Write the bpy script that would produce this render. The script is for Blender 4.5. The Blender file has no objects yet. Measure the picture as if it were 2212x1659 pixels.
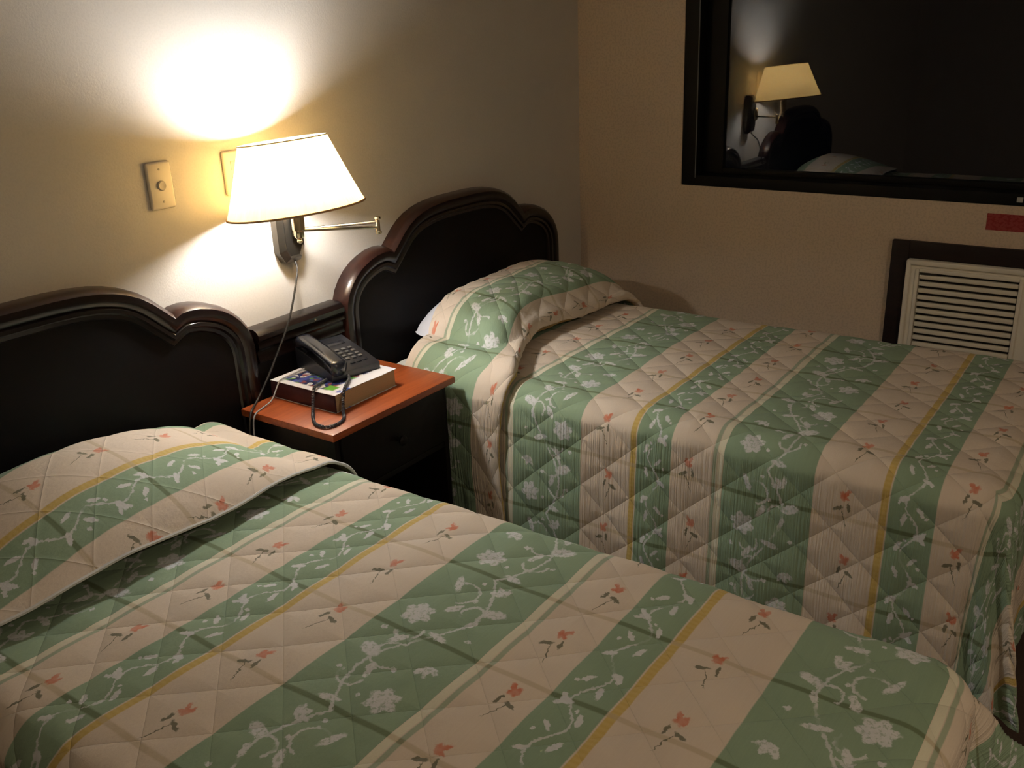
import bpy, bmesh, math, random
import numpy as np
from mathutils import Vector, Matrix

SC = bpy.context.scene
COL = SC.collection
R = math.radians
random.seed(4)

# ------------------------------------------------------------------ camera
FPX, YAW, PITCH, ROLL = 2026.94, 0.63015, 0.36223, -0.04063
CAM = Vector((-3.42227, -2.09892, 1.54684))
fwd = Vector((math.cos(YAW)*math.cos(PITCH), math.sin(YAW)*math.cos(PITCH), -math.sin(PITCH)))
rgt = Vector((math.sin(YAW), -math.cos(YAW), 0))
up = rgt.cross(fwd)
r2 = math.cos(ROLL)*rgt + math.sin(ROLL)*up
u2 = -math.sin(ROLL)*rgt + math.cos(ROLL)*up
cd = bpy.data.cameras.new('camera')
cam = bpy.data.objects.new('camera', cd)
COL.objects.link(cam)
cam.matrix_world = Matrix(((r2.x, u2.x, -fwd.x, CAM.x), (r2.y, u2.y, -fwd.y, CAM.y), (r2.z, u2.z, -fwd.z, CAM.z), (0, 0, 0, 1)))
cd.sensor_fit = 'HORIZONTAL'
cd.sensor_width = 36
cd.lens = FPX/2212*36
cd.clip_start = .02
SC.camera = cam

# ------------------------------------------------------------------ world, exposure
w = bpy.data.worlds.new('night')
SC.world = w
w.use_nodes = True
w.node_tree.nodes['Background'].inputs[0].default_value = (.5, .6, 1, 1)
w.node_tree.nodes['Background'].inputs[1].default_value = .0006
SC.view_settings.view_transform = 'Standard'
SC.view_settings.look = 'None'
SC.view_settings.gamma = 1
SC.view_settings.use_curve_mapping = False
SC.view_settings.exposure = 0.0
BULB = 450.0          # radiance of the lit bulb in the wall lamp
FILL = 23.0           # weak unseen fill light, added behind the camera to lift the foreground (W)
ld = bpy.data.lights.new('fill_light', 'AREA')
ld.shape = 'DISK'
ld.size = .3
ld.energy = FILL
ld.color = (1, .80, .58)
lo = bpy.data.objects.new('fill_light', ld)
lo.location = (-2.9, -3.5, 2.45)
COL.objects.link(lo)


# ------------------------------------------------------------------ node helper
class NT:
    def __init__(s, name):
        s.m = bpy.data.materials.new(name)
        s.m.use_nodes = True
        s.t = s.m.node_tree
        s.b = s.t.nodes['Principled BSDF']
        s.out = s.t.nodes['Material Output']

    def n(s, typ, **kw):
        nd = s.t.nodes.new(typ)
        for k, v in kw.items():
            setattr(nd, k, v)
        return nd

    def put(s, sock, v):
        if isinstance(v, bpy.types.NodeSocket):
            s.t.links.new(v, sock)
        elif v is not None:
            if hasattr(sock.default_value, '__len__') and not hasattr(v, '__len__'):
                v = [v]*len(sock.default_value)
            if hasattr(v, '__len__') and len(v) == 3 and len(sock.default_value) == 4:
                v = (*v, 1)
            sock.default_value = v

    def ma(s, op, a, b=None, c=None, clamp=False):
        nd = s.n('ShaderNodeMath', operation=op, use_clamp=clamp)
        for i, v in enumerate((a, b, c)):
            if v is not None:
                s.put(nd.inputs[i], v)
        return nd.outputs[0]

    def mix(s, f, a, b, blend='MIX'):
        nd = s.n('ShaderNodeMix', data_type='RGBA', blend_type=blend)
        s.put(nd.inputs[0], f)
        s.put(nd.inputs[6], a)
        s.put(nd.inputs[7], b)
        return nd.outputs[2]

    def less(s, a, b, soft):
        # 1 where a<b, with a soft edge
        nd = s.n('ShaderNodeMapRange', interpolation_type='SMOOTHSTEP')
        s.put(nd.inputs[0], a)
        nd.inputs[1].default_value = b-soft
        nd.inputs[2].default_value = b+soft
        nd.inputs[3].default_value = 1
        nd.inputs[4].default_value = 0
        return nd.outputs[0]

    def band(s, a, lo_, hi, soft):
        return s.ma('MULTIPLY', s.less(a, hi, soft), s.ma('SUBTRACT', 1, s.less(a, lo_, soft)))

    def noise(s, vec, scale, detail=2, rough=.5):
        nd = s.n('ShaderNodeTexNoise')
        if vec is not None:
            s.put(nd.inputs['Vector'], vec)
        nd.inputs['Scale'].default_value = scale
        nd.inputs['Detail'].default_value = detail
        nd.inputs['Roughness'].default_value = rough
        return nd

    def mapping(s, vec, loc=(0, 0, 0), rot=0, scale=(1, 1, 1), kind='POINT'):
        nd = s.n('ShaderNodeMapping', vector_type=kind)
        s.put(nd.inputs[0], vec)
        nd.inputs[1].default_value = loc
        nd.inputs[2].default_value = (0, 0, rot)
        nd.inputs[3].default_value = scale
        return nd.outputs[0]

    def vlen(s, v):
        nd = s.n('ShaderNodeVectorMath', operation='LENGTH')
        s.put(nd.inputs[0], v)
        return nd.outputs['Value']

    def xyz(s, x, y, z=0.0):
        nd = s.n('ShaderNodeCombineXYZ')
        for i, v in enumerate((x, y, z)):
            s.put(nd.inputs[i], v)
        return nd.outputs[0]

    def sep(s, v):
        nd = s.n('ShaderNodeSeparateXYZ')
        s.put(nd.inputs[0], v)
        return nd.outputs

    def bump(s, h, strength=.5, dist=.01, normal=None):
        nd = s.n('ShaderNodeBump')
        nd.inputs['Strength'].default_value = strength
        nd.inputs['Distance'].default_value = dist
        s.put(nd.inputs['Height'], h)
        if normal is not None:
            s.put(nd.inputs['Normal'], normal)
        return nd.outputs[0]

    def set(s, **kw):
        for k, v in kw.items():
            s.put(s.b.inputs[k.replace('_', ' ')], v)
        return s


def plain(name, col, rough=.5, metal=0.0, var=.08, scale=30, coat=0, bump=0, spec=.5):
    """a plain coloured surface with a little procedural variation"""
    t = NT(name)
    g = t.n('ShaderNodeTexCoord').outputs['Object']
    nz = t.noise(g, scale, 3)
    c = t.mix(nz.outputs[0], tuple(x*(1-var) for x in col), tuple(min(1, x*(1+var)) for x in col))
    t.set(Base_Color=c, Roughness=rough, Metallic=metal)
    t.b.inputs['Coat Weight'].default_value = coat
    t.b.inputs['Coat Roughness'].default_value = .12
    t.b.inputs['Specular IOR Level'].default_value = spec
    if bump:
        t.set(Normal=t.bump(nz.outputs[0], bump, .003))
    return t.m


def wall_mat(name, col, speck, sc=170):
    t = NT(name)
    g = t.n('ShaderNodeTexCoord').outputs['Object']
    n1 = t.noise(g, sc, 3, .6)
    n2 = t.noise(g, 9, 3)
    c = t.mix(n2.outputs[0], tuple(x*.95 for x in col), tuple(x*1.04 for x in col))
    c = t.mix(t.ma('MULTIPLY', t.less(n1.outputs[0], .47, .06), speck), c, tuple(x*.7 for x in col))
    t.set(Base_Color=c, Roughness=.75, Normal=t.bump(n1.outputs[0], .25, .002))
    return t.m


def wood_mat(name, dark, light, rough, coat, axis=0, sc=1.0, spec=.5):
    t = NT(name)
    g = t.n('ShaderNodeTexCoord').outputs['Object']
    s = [26*sc]*3
    s[axis] = 1.6*sc
    v = t.mapping(g, scale=tuple(s))
    n1 = t.noise(v, 2.2, 5, .6)
    n2 = t.noise(v, 14, 3, .6)
    f = t.ma('ADD', t.ma('MULTIPLY', n1.outputs[0], .7), t.ma('MULTIPLY', n2.outputs[0], .3))
    cr = t.n('ShaderNodeValToRGB')
    cr.color_ramp.elements[0].position = .35
    cr.color_ramp.elements[0].color = (*dark, 1)
    cr.color_ramp.elements[1].position = .65
    cr.color_ramp.elements[1].color = (*light, 1)
    t.put(cr.inputs[0], f)
    t.set(Base_Color=cr.outputs[0], Roughness=rough)
    t.b.inputs['Coat Weight'].default_value = coat
    t.b.inputs['Coat Roughness'].default_value = .15
    t.b.inputs['Specular IOR Level'].default_value = spec
    return t.m


# ------------------------------------------------------------------ bedspread cloth
def spread_mat():
    t = NT('quilted_floral_stripe')
    uvn = t.n('ShaderNodeUVMap', uv_map='print')
    uv0 = uvn.outputs[0]
    drop = t.sep(t.n('ShaderNodeUVMap', uv_map='drop').outputs[0])[0]
    # organic edge wobble
    nz = t.noise(uv0, 130, 2)
    ofs = t.n('ShaderNodeVectorMath', operation='MULTIPLY_ADD')
    t.put(ofs.inputs[0], nz.outputs['Color'])
    ofs.inputs[1].default_value = (.012, .012, 0)
    ofs.inputs[2].default_value = (-.006, -.006, 0)
    add = t.n('ShaderNodeVectorMath', operation='ADD')
    t.put(add.inputs[0], uv0)
    t.put(add.inputs[1], ofs.outputs[0])
    uvw = add.outputs[0]
    u, v, _ = t.sep(uv0)
    uw, vw, _ = t.sep(uvw)
    P = .65
    tt = t.ma('FLOORED_MODULO', v, P)
    tw = t.ma('FLOORED_MODULO', vw, P)
    cellv = t.ma('FLOOR', t.ma('DIVIDE', v, P))
    soft = .0015
    wide = t.less(tt, .23, soft)
    med = t.band(tt, .405, .505, soft)
    yel = t.band(tt, .386, .402, soft)
    gline = t.band(tt, .622, .632, soft)
    green = t.ma('MAXIMUM', wide, t.ma('MAXIMUM', med, t.ma('MULTIPLY', gline, .75)))
    pale = t.band(tt, .634, .649, soft)
    blotch = t.noise(uv0, 5, 3)
    cream = t.mix(blotch.outputs[0], (.60, .50, .40), (.68, .585, .475))
    grn = t.mix(blotch.outputs[0], (.215, .305, .20), (.275, .37, .255))
    col = t.mix(green, cream, grn)
    col = t.mix(t.ma('MULTIPLY', pale, .7), col, (.66, .66, .50))
    ydot = t.ma('SINE', t.ma('MULTIPLY', u, 520))
    ycol = t.mix(t.ma('MULTIPLY_ADD', ydot, .5, .5), (.53, .375, .115), (.56, .41, .145))
    col = t.mix(yel, col, ycol)
    # woven streaks running along the stripes
    streak = t.noise(t.mapping(uv0, scale=(9, 420, 1)), 1, 3, .6)
    col = t.mix(.22, col, t.mix(streak.outputs[0], (.35, .35, .35), (.66, .66, .66)), 'OVERLAY')
    # woven plaid lines across the stripes
    pu = t.ma('ABSOLUTE', t.ma('SUBTRACT', t.ma('FLOORED_MODULO', t.ma('ADD', u, .1), .215), .1075))
    pl = t.less(pu, .0055, .0022)
    col = t.mix(t.ma('MULTIPLY', pl, .62), col, t.mix(green, (.46, .365, .23), (.075, .085, .022)))

    def union(vec, elems, edge):
        acc = None
        for (cx, cy, ang, a, b) in elems:
            L = t.vlen(t.mapping(vec, (cx, cy, 0), R(ang), (a, b, 1), 'TEXTURE'))
            acc = L if acc is None else t.ma('MINIMUM', acc, L)
        return t.less(acc, 1.0, edge)

    def rings(vec, elems, wd):
        acc = None
        for (cx, cy, ang, r, half) in elems:
            p = t.mapping(vec, (cx, cy, 0), R(ang), (r, r, 1), 'TEXTURE')
            d = t.ma('ABSOLUTE', t.ma('SUBTRACT', t.vlen(p), 1))
            d = t.ma('MULTIPLY', d, r)
            # keep only part of the ring
            py = t.sep(p)[1]
            d = t.ma('ADD', d, t.ma('MULTIPLY', t.less(py, half, .02), .1))
            acc = d if acc is None else t.ma('MINIMUM', acc, d)
        return t.less(acc, wd, wd*.5)

    def leaf(cx, cy, ang, l=.017, b=.0062):
        return (cx, cy, ang, l, b)

    # --- big floral on the wide green stripe (cell .43 x .23)
    PA = .43
    shift = t.ma('MULTIPLY', cellv, .13)
    ua = t.ma('ADD', uw, shift)
    a = t.ma('FLOORED_MODULO', ua, PA)
    par = t.ma('FLOORED_MODULO', t.ma('ADD', t.ma('FLOOR', t.ma('DIVIDE', ua, PA)), cellv), 2)
    b = t.ma('ADD', t.ma('MULTIPLY', tw, t.ma('SUBTRACT', 1, t.ma('MULTIPLY', par, 2))), t.ma('MULTIPLY', par, .23))
    ab = t.xyz(a, b)
    el = []
    for (cx, cy, r0) in ((.060, .062, 1.0), (.272, .170, 1.05)):
        for k in range(6):
            an = k*60+15
            el.append((cx+.0155*r0*math.cos(R(an)), cy+.0155*r0*math.sin(R(an)), an, .0125*r0, .0082*r0))
        el.append((cx, cy, 0, .006, .006))
    # half open side blossoms
    for (cx, cy, ang) in ((.395, .075, 40), (.165, .055, 200)):
        for k in (-1, 0, 1):
            an = ang+k*48
            el.append((cx+.013*math.cos(R(an)), cy+.013*math.sin(R(an)), an, .0125, .0055))
    # buds, leaves, berries
    el += [(.150, .172, 65, .021, .0115), (.342, .052, 110, .018, .0095)]
    el += [leaf(.108, .135, 20), leaf(.197, .152, 150), leaf(.235, .095, 75, .019), leaf(.318, .125, -30), leaf(.385, .165, 25, .02), leaf(.022, .140, 100), leaf(.300, .070, 160, .013, .005)]
    el += [(.128, .100, 0, .0048, .0048), (.355, .105, 0, .0045, .0045), (.210, .195, 0, .005, .005), (.090, .185, 0, .004, .004), (.410, .125, 0, .004, .004), (.255, .045, 0, .0045, .0045), (.050, .105, 0, .0035, .0035)]
    m_big = union(ab, [(x_, y_, g_, l_*1.18, w_*1.22) for (x_, y_, g_, l_, w_) in el], .16)
    vine = t.ma('ABSOLUTE', t.ma('SUBTRACT', b, t.ma('MULTIPLY_ADD', t.ma('SINE', t.ma('MULTIPLY', a, 2*math.pi/PA)), .045, .115)))
    m_vine = t.less(vine, .0030, .0015)
    m_curl = rings(ab, [(.155, .130, 30, .034, -.35), (.365, .140, 200, .030, -.3), (.225, .150, 120, .024, -.2), (.320, .085, 300, .022, -.3), (.085, .150, 80, .026, -.1)], .0026)
    gap = t.less(t.noise(uv0, 17, 2).outputs[0], .56, .04)
    # torn petals so that the blossoms read as brushed-on print
    tear = t.less(t.noise(uv0, 120, 3, .7).outputs[0], .56, .06)
    big = t.ma('MULTIPLY', m_big, t.ma('MULTIPLY_ADD', tear, .62, .38))
    fine = t.ma('MULTIPLY', t.ma('MAXIMUM', m_vine, m_curl), t.ma('MULTIPLY_ADD', gap, .7, .12))
    white = t.ma('MULTIPLY', t.ma('MAXIMUM', big, fine), t.band(tt, .008, .222, .004))

    # --- slim vine on the narrow green stripe (cell .26 x .10)
    PB = .26
    c_ = t.ma('FLOORED_MODULO', t.ma('ADD', uw, t.ma('MULTIPLY', cellv, .09)), PB)
    d_ = t.ma('SUBTRACT', tw, .405)
    cdv = t.xyz(c_, d_)
    e2 = [leaf(.028, .072, 120, .014, .0052), leaf(.052, .030, -20, .015, .005), leaf(.085, .064, 40, .013, .0048), leaf(.118, .028, 200, .014, .005),
          (.150, .070, 75, .0125, .0075), (.141, .080, 120, .008, .0045), (.160, .080, 40, .008, .0045),
          leaf(.188, .034, 10, .016, .0052), leaf(.212, .068, 140, .013, .005), (.238, .030, 250, .012, .007), (.229, .022, 200, .007, .004),
          (.070, .078, 0, .004, .004), (.135, .042, 0, .0038, .0038), (.200, .082, 0, .0038, .0038)]
    m2 = union(cdv, [(x_, y_, g_, l_*1.0, w_*1.05) for (x_, y_, g_, l_, w_) in e2], .16)
    v2 = t.ma('ABSOLUTE', t.ma('SUBTRACT', d_, t.ma('MULTIPLY_ADD', t.ma('SINE', t.ma('MULTIPLY', c_, 4*math.pi/PB)), .016, .050)))
    m2 = t.ma('MAXIMUM', m2, t.ma('MULTIPLY', t.less(v2, .0024, .0012), t.ma('MULTIPLY_ADD', gap, .7, .15)))
    white = t.ma('MAXIMUM', white, t.ma('MULTIPLY', m2, t.band(tt, .408, .502, .003)))
    col = t.mix(t.ma('MULTIPLY', white, .86), col, t.mix(nz.outputs[0], (.58, .60, .60), (.74, .72, .75)))

    # --- small red flowers on the cream
    def sprig(lo_, hi, mid, off):
        PC = .165
        uu = t.ma('ADD', t.ma('ADD', uw, off), t.ma('MULTIPLY', cellv, .06))
        p_ = t.ma('FLOORED_MODULO', uu, PC)
        q_ = t.ma('SUBTRACT', tw, mid)
        par_ = t.ma('FLOORED_MODULO', t.ma('FLOOR', t.ma('DIVIDE', uu, PC)), 2)
        q_ = t.ma('MULTIPLY', q_, t.ma('SUBTRACT', 1, t.ma('MULTIPLY', par_, 2)))
        pq = t.xyz(p_, q_)
        ok = t.band(tt, lo_, hi, .003)
        red = t.ma('MULTIPLY', union(pq, [(.104, .011, 15, .012, .0058), (.111, .002, -30, .011, .0048), (.100, .004, 60, .008, .005)], .3), ok)
        lf = t.ma('MULTIPLY', union(pq, [(.072, .020, 115, .013, .0045), (.077, -.004, 10, .012, .0036), (.050, .006, 20, .026, .0012)], .2), ok)
        return red, lf
    r1, l1 = sprig(.235, .38, .312, 0)
    r2_, l2 = sprig(.51, .62, .562, .075)
    red = t.ma('MAXIMUM', r1, r2_)
    lf = t.ma('MAXIMUM', l1, l2)
    rn = t.noise(uv0, 60, 2)
    col = t.mix(t.ma('MULTIPLY', red, t.ma('MULTIPLY_ADD', rn.outputs[0], .9, .28), clamp=True), col, (.56, .14, .065))
    col = t.mix(t.ma('MULTIPLY', lf, .82), col, (.10, .10, .055))

    # --- quilting: stitched diamonds
    k = 1/.139
    q1 = t.ma('ABSOLUTE', t.ma('SINE', t.ma('MULTIPLY', t.ma('ADD', u, t.ma('MULTIPLY', v, .9)), math.pi*k)))
    q2 = t.ma('ABSOLUTE', t.ma('SINE', t.ma('MULTIPLY', t.ma('SUBTRACT', u, t.ma('MULTIPLY', v, .9)), math.pi*k)))
    qm = t.ma('POWER', t.ma('MINIMUM', q1, q2), .45)
    weave = t.noise(uv0, 900, 2)
    nrm = t.bump(qm, .65, .005)
    crink = t.noise(t.mapping(uv0, scale=(45, 90, 1)), 1, 3, .6)
    nrm = t.bump(crink.outputs[0], .3, .004, nrm)
    ribn = t.noise(t.mapping(uv0, scale=(2.5, 190, 1)), 1, 2, .5)
    onside = t.ma('SUBTRACT', 1, t.less(drop, .10, .02))
    nrm = t.bump(t.ma('MULTIPLY', ribn.outputs[0], onside), .65, .006, nrm)
    nrm = t.bump(weave.outputs[0], .12, .001, nrm)
    t.set(Base_Color=col, Roughness=.85, Normal=nrm)
    t.b.inputs['Sheen Weight'].default_value = .06
    t.b.inputs['Specular IOR Level'].default_value = .2
    return t.m


# ------------------------------------------------------------------ mesh helpers
def link(name, me, mat, parent=None, smooth=None):
    o = bpy.data.objects.new(name, me)
    COL.objects.link(o)
    if mat:
        me.materials.append(mat)
    if parent:
        o.parent = parent
    if smooth is not None:
        me.shade_smooth()
        if smooth < 179:
            me.set_sharp_from_angle(angle=R(smooth))
    return o


def from_bm(name, bm, mat, parent=None, smooth=None):
    bmesh.ops.recalc_face_normals(bm, faces=bm.faces)
    me = bpy.data.meshes.new(name)
    bm.to_mesh(me)
    bm.free()
    return link(name, me, mat, parent, smooth)


def pyd(name, v, f, mat, parent=None, smooth=None):
    me = bpy.data.meshes.new(name)
    me.from_pydata([tuple(map(float, p)) for p in v], [], f)
    bm = bmesh.new()
    bm.from_mesh(me)
    bmesh.ops.recalc_face_normals(bm, faces=bm.faces)
    bm.to_mesh(me)
    bm.free()
    return link(name, me, mat, parent, smooth)


def box_bm(bm, x0, x1, y0, y1, z0, z1, bev=0.0, seg=2):
    vs = [bm.verts.new(p) for p in ((x0, y0, z0), (x1, y0, z0), (x1, y1, z0), (x0, y1, z0), (x0, y0, z1), (x1, y0, z1), (x1, y1, z1), (x0, y1, z1))]
    fs = [bm.faces.new([vs[i] for i in q]) for q in ((0, 3, 2, 1), (4, 5, 6, 7), (0, 1, 5, 4), (1, 2, 6, 5), (2, 3, 7, 6), (3, 0, 4, 7))]
    if bev:
        es = list({e for f in fs for e in f.edges})
        bmesh.ops.bevel(bm, geom=es, offset=bev, segments=seg, affect='EDGES', profile=.5)


def box(name, x0, x1, y0, y1, z0, z1, mat, parent=None, bev=0.0, seg=2):
    bm = bmesh.new()
    box_bm(bm, x0, x1, y0, y1, z0, z1, bev, seg)
    return from_bm(name, bm, mat, parent, 40 if bev else None)


def smooth_path(pts, n):
    """Catmull-Rom through the points"""
    P = [np.array(p, float) for p in pts]
    P = [2*P[0]-P[1]]+P+[2*P[-1]-P[-2]]
    out = []
    for i in range(1, len(P)-2):
        for k in range(n):
            s = k/n
            a, b, c, d = P[i-1:i+3]
            out.append(.5*((2*b)+(-a+c)*s+(2*a-5*b+4*c-d)*s*s+(-a+3*b-3*c+d)*s**3))
    out.append(P[-2])
    return np.array(out)


def tube_bm(bm, pts, rad, seg=8, caps=True):
    pts = [Vector(p) for p in pts]
    rads = rad if hasattr(rad, '__len__') else [rad]*len(pts)
    rings = []
    nrm = None
    for i, p in enumerate(pts):
        tg = (pts[min(i+1, len(pts)-1)]-pts[max(i-1, 0)]).normalized()
        if nrm is None:
            nrm = tg.orthogonal().normalized()
        nrm = (nrm-tg*nrm.dot(tg)).normalized()
        bi = tg.cross(nrm)
        rings.append([bm.verts.new(p+rads[i]*(math.cos(a)*nrm+math.sin(a)*bi)) for a in [2*math.pi*k/seg for k in range(seg)]])
    for A, B in zip(rings, rings[1:]):
        for k in range(seg):
            bm.faces.new((A[k], A[(k+1) % seg], B[(k+1) % seg], B[k]))
    if caps:
        bm.faces.new(rings[0][::-1])
        bm.faces.new(rings[-1])


def tube(name, pts, rad, mat, parent=None, seg=8):
    bm = bmesh.new()
    tube_bm(bm, pts, rad, seg)
    return from_bm(name, bm, mat, parent, 50)


def lathe_bm(bm, prof, c=(0, 0, 0), seg=32, rot=None, wave=None):
    """prof: (radius, z) list; open profile, closed ends where radius is 0"""
    rings = []
    for (r, z) in prof:
        ring = []
        for k in range(seg):
            a = 2*math.pi*k/seg
            rr = r*(1+(wave(a) if wave else 0))
            p = Vector((rr*math.cos(a), rr*math.sin(a), z))
            if rot:
                p = rot @ p
            ring.append(bm.verts.new(p+Vector(c)))
        rings.append(ring)
    for A, B in zip(rings, rings[1:]):
        for k in range(seg):
            bm.faces.new((A[k], A[(k+1) % seg], B[(k+1) % seg], B[k]))
    return rings


def lathe(name, prof, c, mat, parent=None, seg=24, cap=True, rot=None, smooth=40):
    bm = bmesh.new()
    rg = lathe_bm(bm, prof, c, seg, rot)
    if cap:
        bm.faces.new(rg[0][::-1])
        bm.faces.new(rg[-1])
    return from_bm(name, bm, mat, parent, smooth)


def prism_bm(bm, poly, fn):
    """poly: 2D points; fn(p, k) -> 3D for k = 0, 1"""
    A = [bm.verts.new(fn(p, 0)) for p in poly]
    B = [bm.verts.new(fn(p, 1)) for p in poly]
    n = len(poly)
    for i in range(n):
        bm.faces.new((A[i], A[(i+1) % n], B[(i+1) % n], B[i]))
    bm.faces.new(A[::-1])
    bm.faces.new(B)


def empty(name, loc=(0, 0, 0)):
    o = bpy.data.objects.new(name, None)
    o.location = loc
    COL.objects.link(o)
    return o


def keep(o, parent):
    """parent a world-space mesh under an empty without moving it"""
    o.parent = parent
    o.matrix_parent_inverse = Matrix.Translation(-parent.location)
    return o


def tag(o, label, cat, group=None):
    o['label'] = label
    o['category'] = cat
    if group:
        o['group'] = group
    return o


def struct(o):
    o['kind'] = 'structure'
    return o


# ------------------------------------------------------------------ materials
M_wall = wall_mat('painted_wall', (.60, .555, .49), .12)
M_wall2 = wall_mat('textured_wall', (.60, .48, .36), .40, 120)
M_ceil = plain('ceiling_paint', (.62, .58, .52), .8)
M_floor = plain('dark_carpet', (.05, .028, .02), .95, var=.3, scale=200, bump=.4)
M_head = wood_mat('dark_lacquered_wood', (.0032, .0014, .0013), (.0075, .0026, .0022), .3, .45, 0, spec=.35)
M_panel = wood_mat('dark_matt_wood', (.0018, .0013, .0012), (.0030, .0019, .0017), .55, .02, 0, spec=.16)
M_case = wood_mat('dark_cabinet_wood', (.0032, .0022, .002), (.0055, .0032, .0028), .55, .03, 2, spec=.2)
M_edge = wood_mat('reddish_wood_edge', (.014, .0042, .003), (.034, .0098, .006), .32, .4, 0, spec=.4)
M_top = wood_mat('orange_brown_wood', (.22, .042, .010), (.38, .088, .020), .45, .1, 0, .9)
M_trim = wood_mat('dark_frame_wood', (.010, .006, .006), (.016, .009, .008), .6, 0, 1, spec=.25)
M_alu = plain('black_window_metal', (.004, .004, .004), .6, .0, spec=.15)
M_alu2 = plain('grey_window_strip', (.10, .10, .098), .5)
M_latch = plain('light_grey_latch', (.42, .42, .40), .5)
M_plate = plain('ivory_plastic', (.68, .60, .48), .4, var=.03)
M_button = plain('beige_plastic', (.46, .40, .31), .4, var=.03)
M_ac = plain('off_white_plastic', (.80, .75, .64), .5, var=.04)
M_slat = plain('grille_plastic', (.74, .69, .57), .5, var=.04)
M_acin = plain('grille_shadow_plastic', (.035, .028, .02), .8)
M_bronze = plain('antique_bronze', (.085, .075, .062), .28, .85, var=.2)
M_brass = plain('pale_brass', (.72, .62, .42), .22, 1.0, var=.06)
M_nickel = plain('brushed_nickel', (.55, .50, .40), .25, 1.0, var=.06)
M_phone = plain('charcoal_plastic', (.012, .013, .019), .32, var=.1, scale=90)
M_phone2 = plain('charcoal_glossy_plastic', (.016, .018, .027), .26, var=.05, coat=.3)
M_key = plain('grey_key_plastic', (.11, .115, .13), .4)
M_cord = plain('grey_cord_rubber', (.055, .058, .072), .45)
M_wire = plain('pale_grey_wire', (.33, .33, .35), .45)
M_lampcord = plain('dark_grey_wire', (.018, .017, .017), .5)
M_white = plain('white_cotton', (.74, .74, .78), .9, var=.04, scale=60, bump=.2)
M_hem = plain('white_hem_tape', (.62, .62, .60), .85)
M_spine = plain('maroon_book_spine', (.055, .018, .028), .5, var=.3)
M_mattress = plain('mattress_ticking', (.55, .53, .48), .9)
M_spread = spread_mat()

t = NT('window_glass')
t.set(Base_Color=(1, 1, 1), Roughness=0.0, IOR=1.5)
t.b.inputs['Transmission Weight'].default_value = 1
M_glass = t.m

t = NT('lit_bulb')
t.set(Base_Color=(1, 1, 1), Emission_Color=(1, 1, 1), Emission_Strength=BULB)
M_bulb = t.m

t = NT('pleated_lampshade')
g = t.n('ShaderNodeTexCoord').outputs['Object']
nz = t.noise(t.mapping(g, scale=(60, 60, 6)), 1, 2)
tr = t.n('ShaderNodeBsdfTranslucent')
t.put(tr.inputs[0], t.mix(nz.outputs[0], (.80, .53, .18), (.92, .64, .25)))
df = t.n('ShaderNodeBsdfDiffuse')
t.put(df.inputs[0], (.74, .55, .28))
ms = t.n('ShaderNodeMixShader')
ms.inputs[0].default_value = .40
t.t.links.new(df.outputs[0], ms.inputs[1])
t.t.links.new(tr.outputs[0], ms.inputs[2])
t.t.links.new(ms.outputs[0], t.out.inputs[0])
M_shade = t.m
M_shadetrim = plain('shade_trim', (.46, .27, .13), .8)
M_shadetop = plain('shade_top_binding', (.80, .62, .36), .8)

t = NT('paper_pages')
g = t.n('ShaderNodeTexCoord').outputs['Object']
n1 = t.noise(t.mapping(g, scale=(6, 6, 900)), 1, 3, .7)
t.set(Base_Color=t.mix(n1.outputs[0], (.40, .30, .17), (.60, .48, .30)), Roughness=.9, Normal=t.bump(n1.outputs[0], .5, .002))
M_pages = t.m

t = NT('printed_cover')
g = t.n('ShaderNodeTexCoord').outputs['Object']
gx, gy, gz = t.sep(g)
vor = t.n('ShaderNodeTexVoronoi')
t.put(vor.inputs['Vector'], g)
vor.inputs['Scale'].default_value = 75
vc = t.n('ShaderNodeValToRGB')
cr = vc.color_ramp
cr.interpolation = 'CONSTANT'
cr.elements[0].color = (.012, .018, .10, 1)
cr.elements[1].position = .34
cr.elements[1].color = (.05, .07, .30, 1)
for p_, c_ in ((.5, (.75, .75, .72)), (.62, (.02, .025, .06)), (.74, (.20, .05, .06)), (.84, (.10, .25, .06)), (.92, (.02, .02, .09))):
    e = cr.elements.new(p_)
    e.color = (*c_, 1)
t.put(vc.inputs[0], t.sep(vor.outputs['Color'])[0])
inx = t.ma('MULTIPLY', t.band(gx, .022, .20, .004), t.band(gy, -.205, -.03, .006))
gb = t.ma('MULTIPLY', t.band(gx, .025, .055, .003), t.band(gy, -.222, -.185, .003))
cc = t.mix(inx, (.84, .84, .88), vc.outputs[0])
cc = t.mix(gb, cc, (.12, .36, .04))
bl = t.ma('MULTIPLY', t.band(gx, .018, .06, .004), t.band(gy, -.262, -.238, .004))
cc = t.mix(t.ma('MULTIPLY', bl, t.less(t.noise(g, 90, 2).outputs[0], .55, .05)), cc, (.06, .11, .45))
t.set(Base_Color=cc, Roughness=.35)
M_cover = t.m

t = NT('red_sticker')
g = t.n('ShaderNodeTexCoord').outputs['Object']
n1 = t.noise(t.mapping(g, scale=(1, 90, 130)), 1, 2)
t.set(Base_Color=t.mix(t.less(n1.outputs[0], .47, .06), (.30, .035, .035), (.24, .010, .012)), Roughness=.4)
M_red = t.m
M_redrim = plain('pink_sticker_margin', (.60, .28, .22), .5)

# ------------------------------------------------------------------ room shell
X0, Y0, ZC = -5.3, -4.3, 2.55
TH = .12
struct(box('floor', X0-TH, TH, Y0-TH, TH, -.1, 0, M_floor))
struct(box('ceiling', X0-TH, TH+.2, Y0-TH, TH, ZC, ZC+.1, M_ceil))
struct(box('wall_left', X0-TH, TH, 0, TH, 0, ZC, M_wall))
struct(box('wall_back', X0-TH, X0, Y0, 0, 0, ZC, M_wall))
struct(box('wall_front', X0-TH, TH, Y0-TH, Y0, 0, ZC, M_wall))
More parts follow.
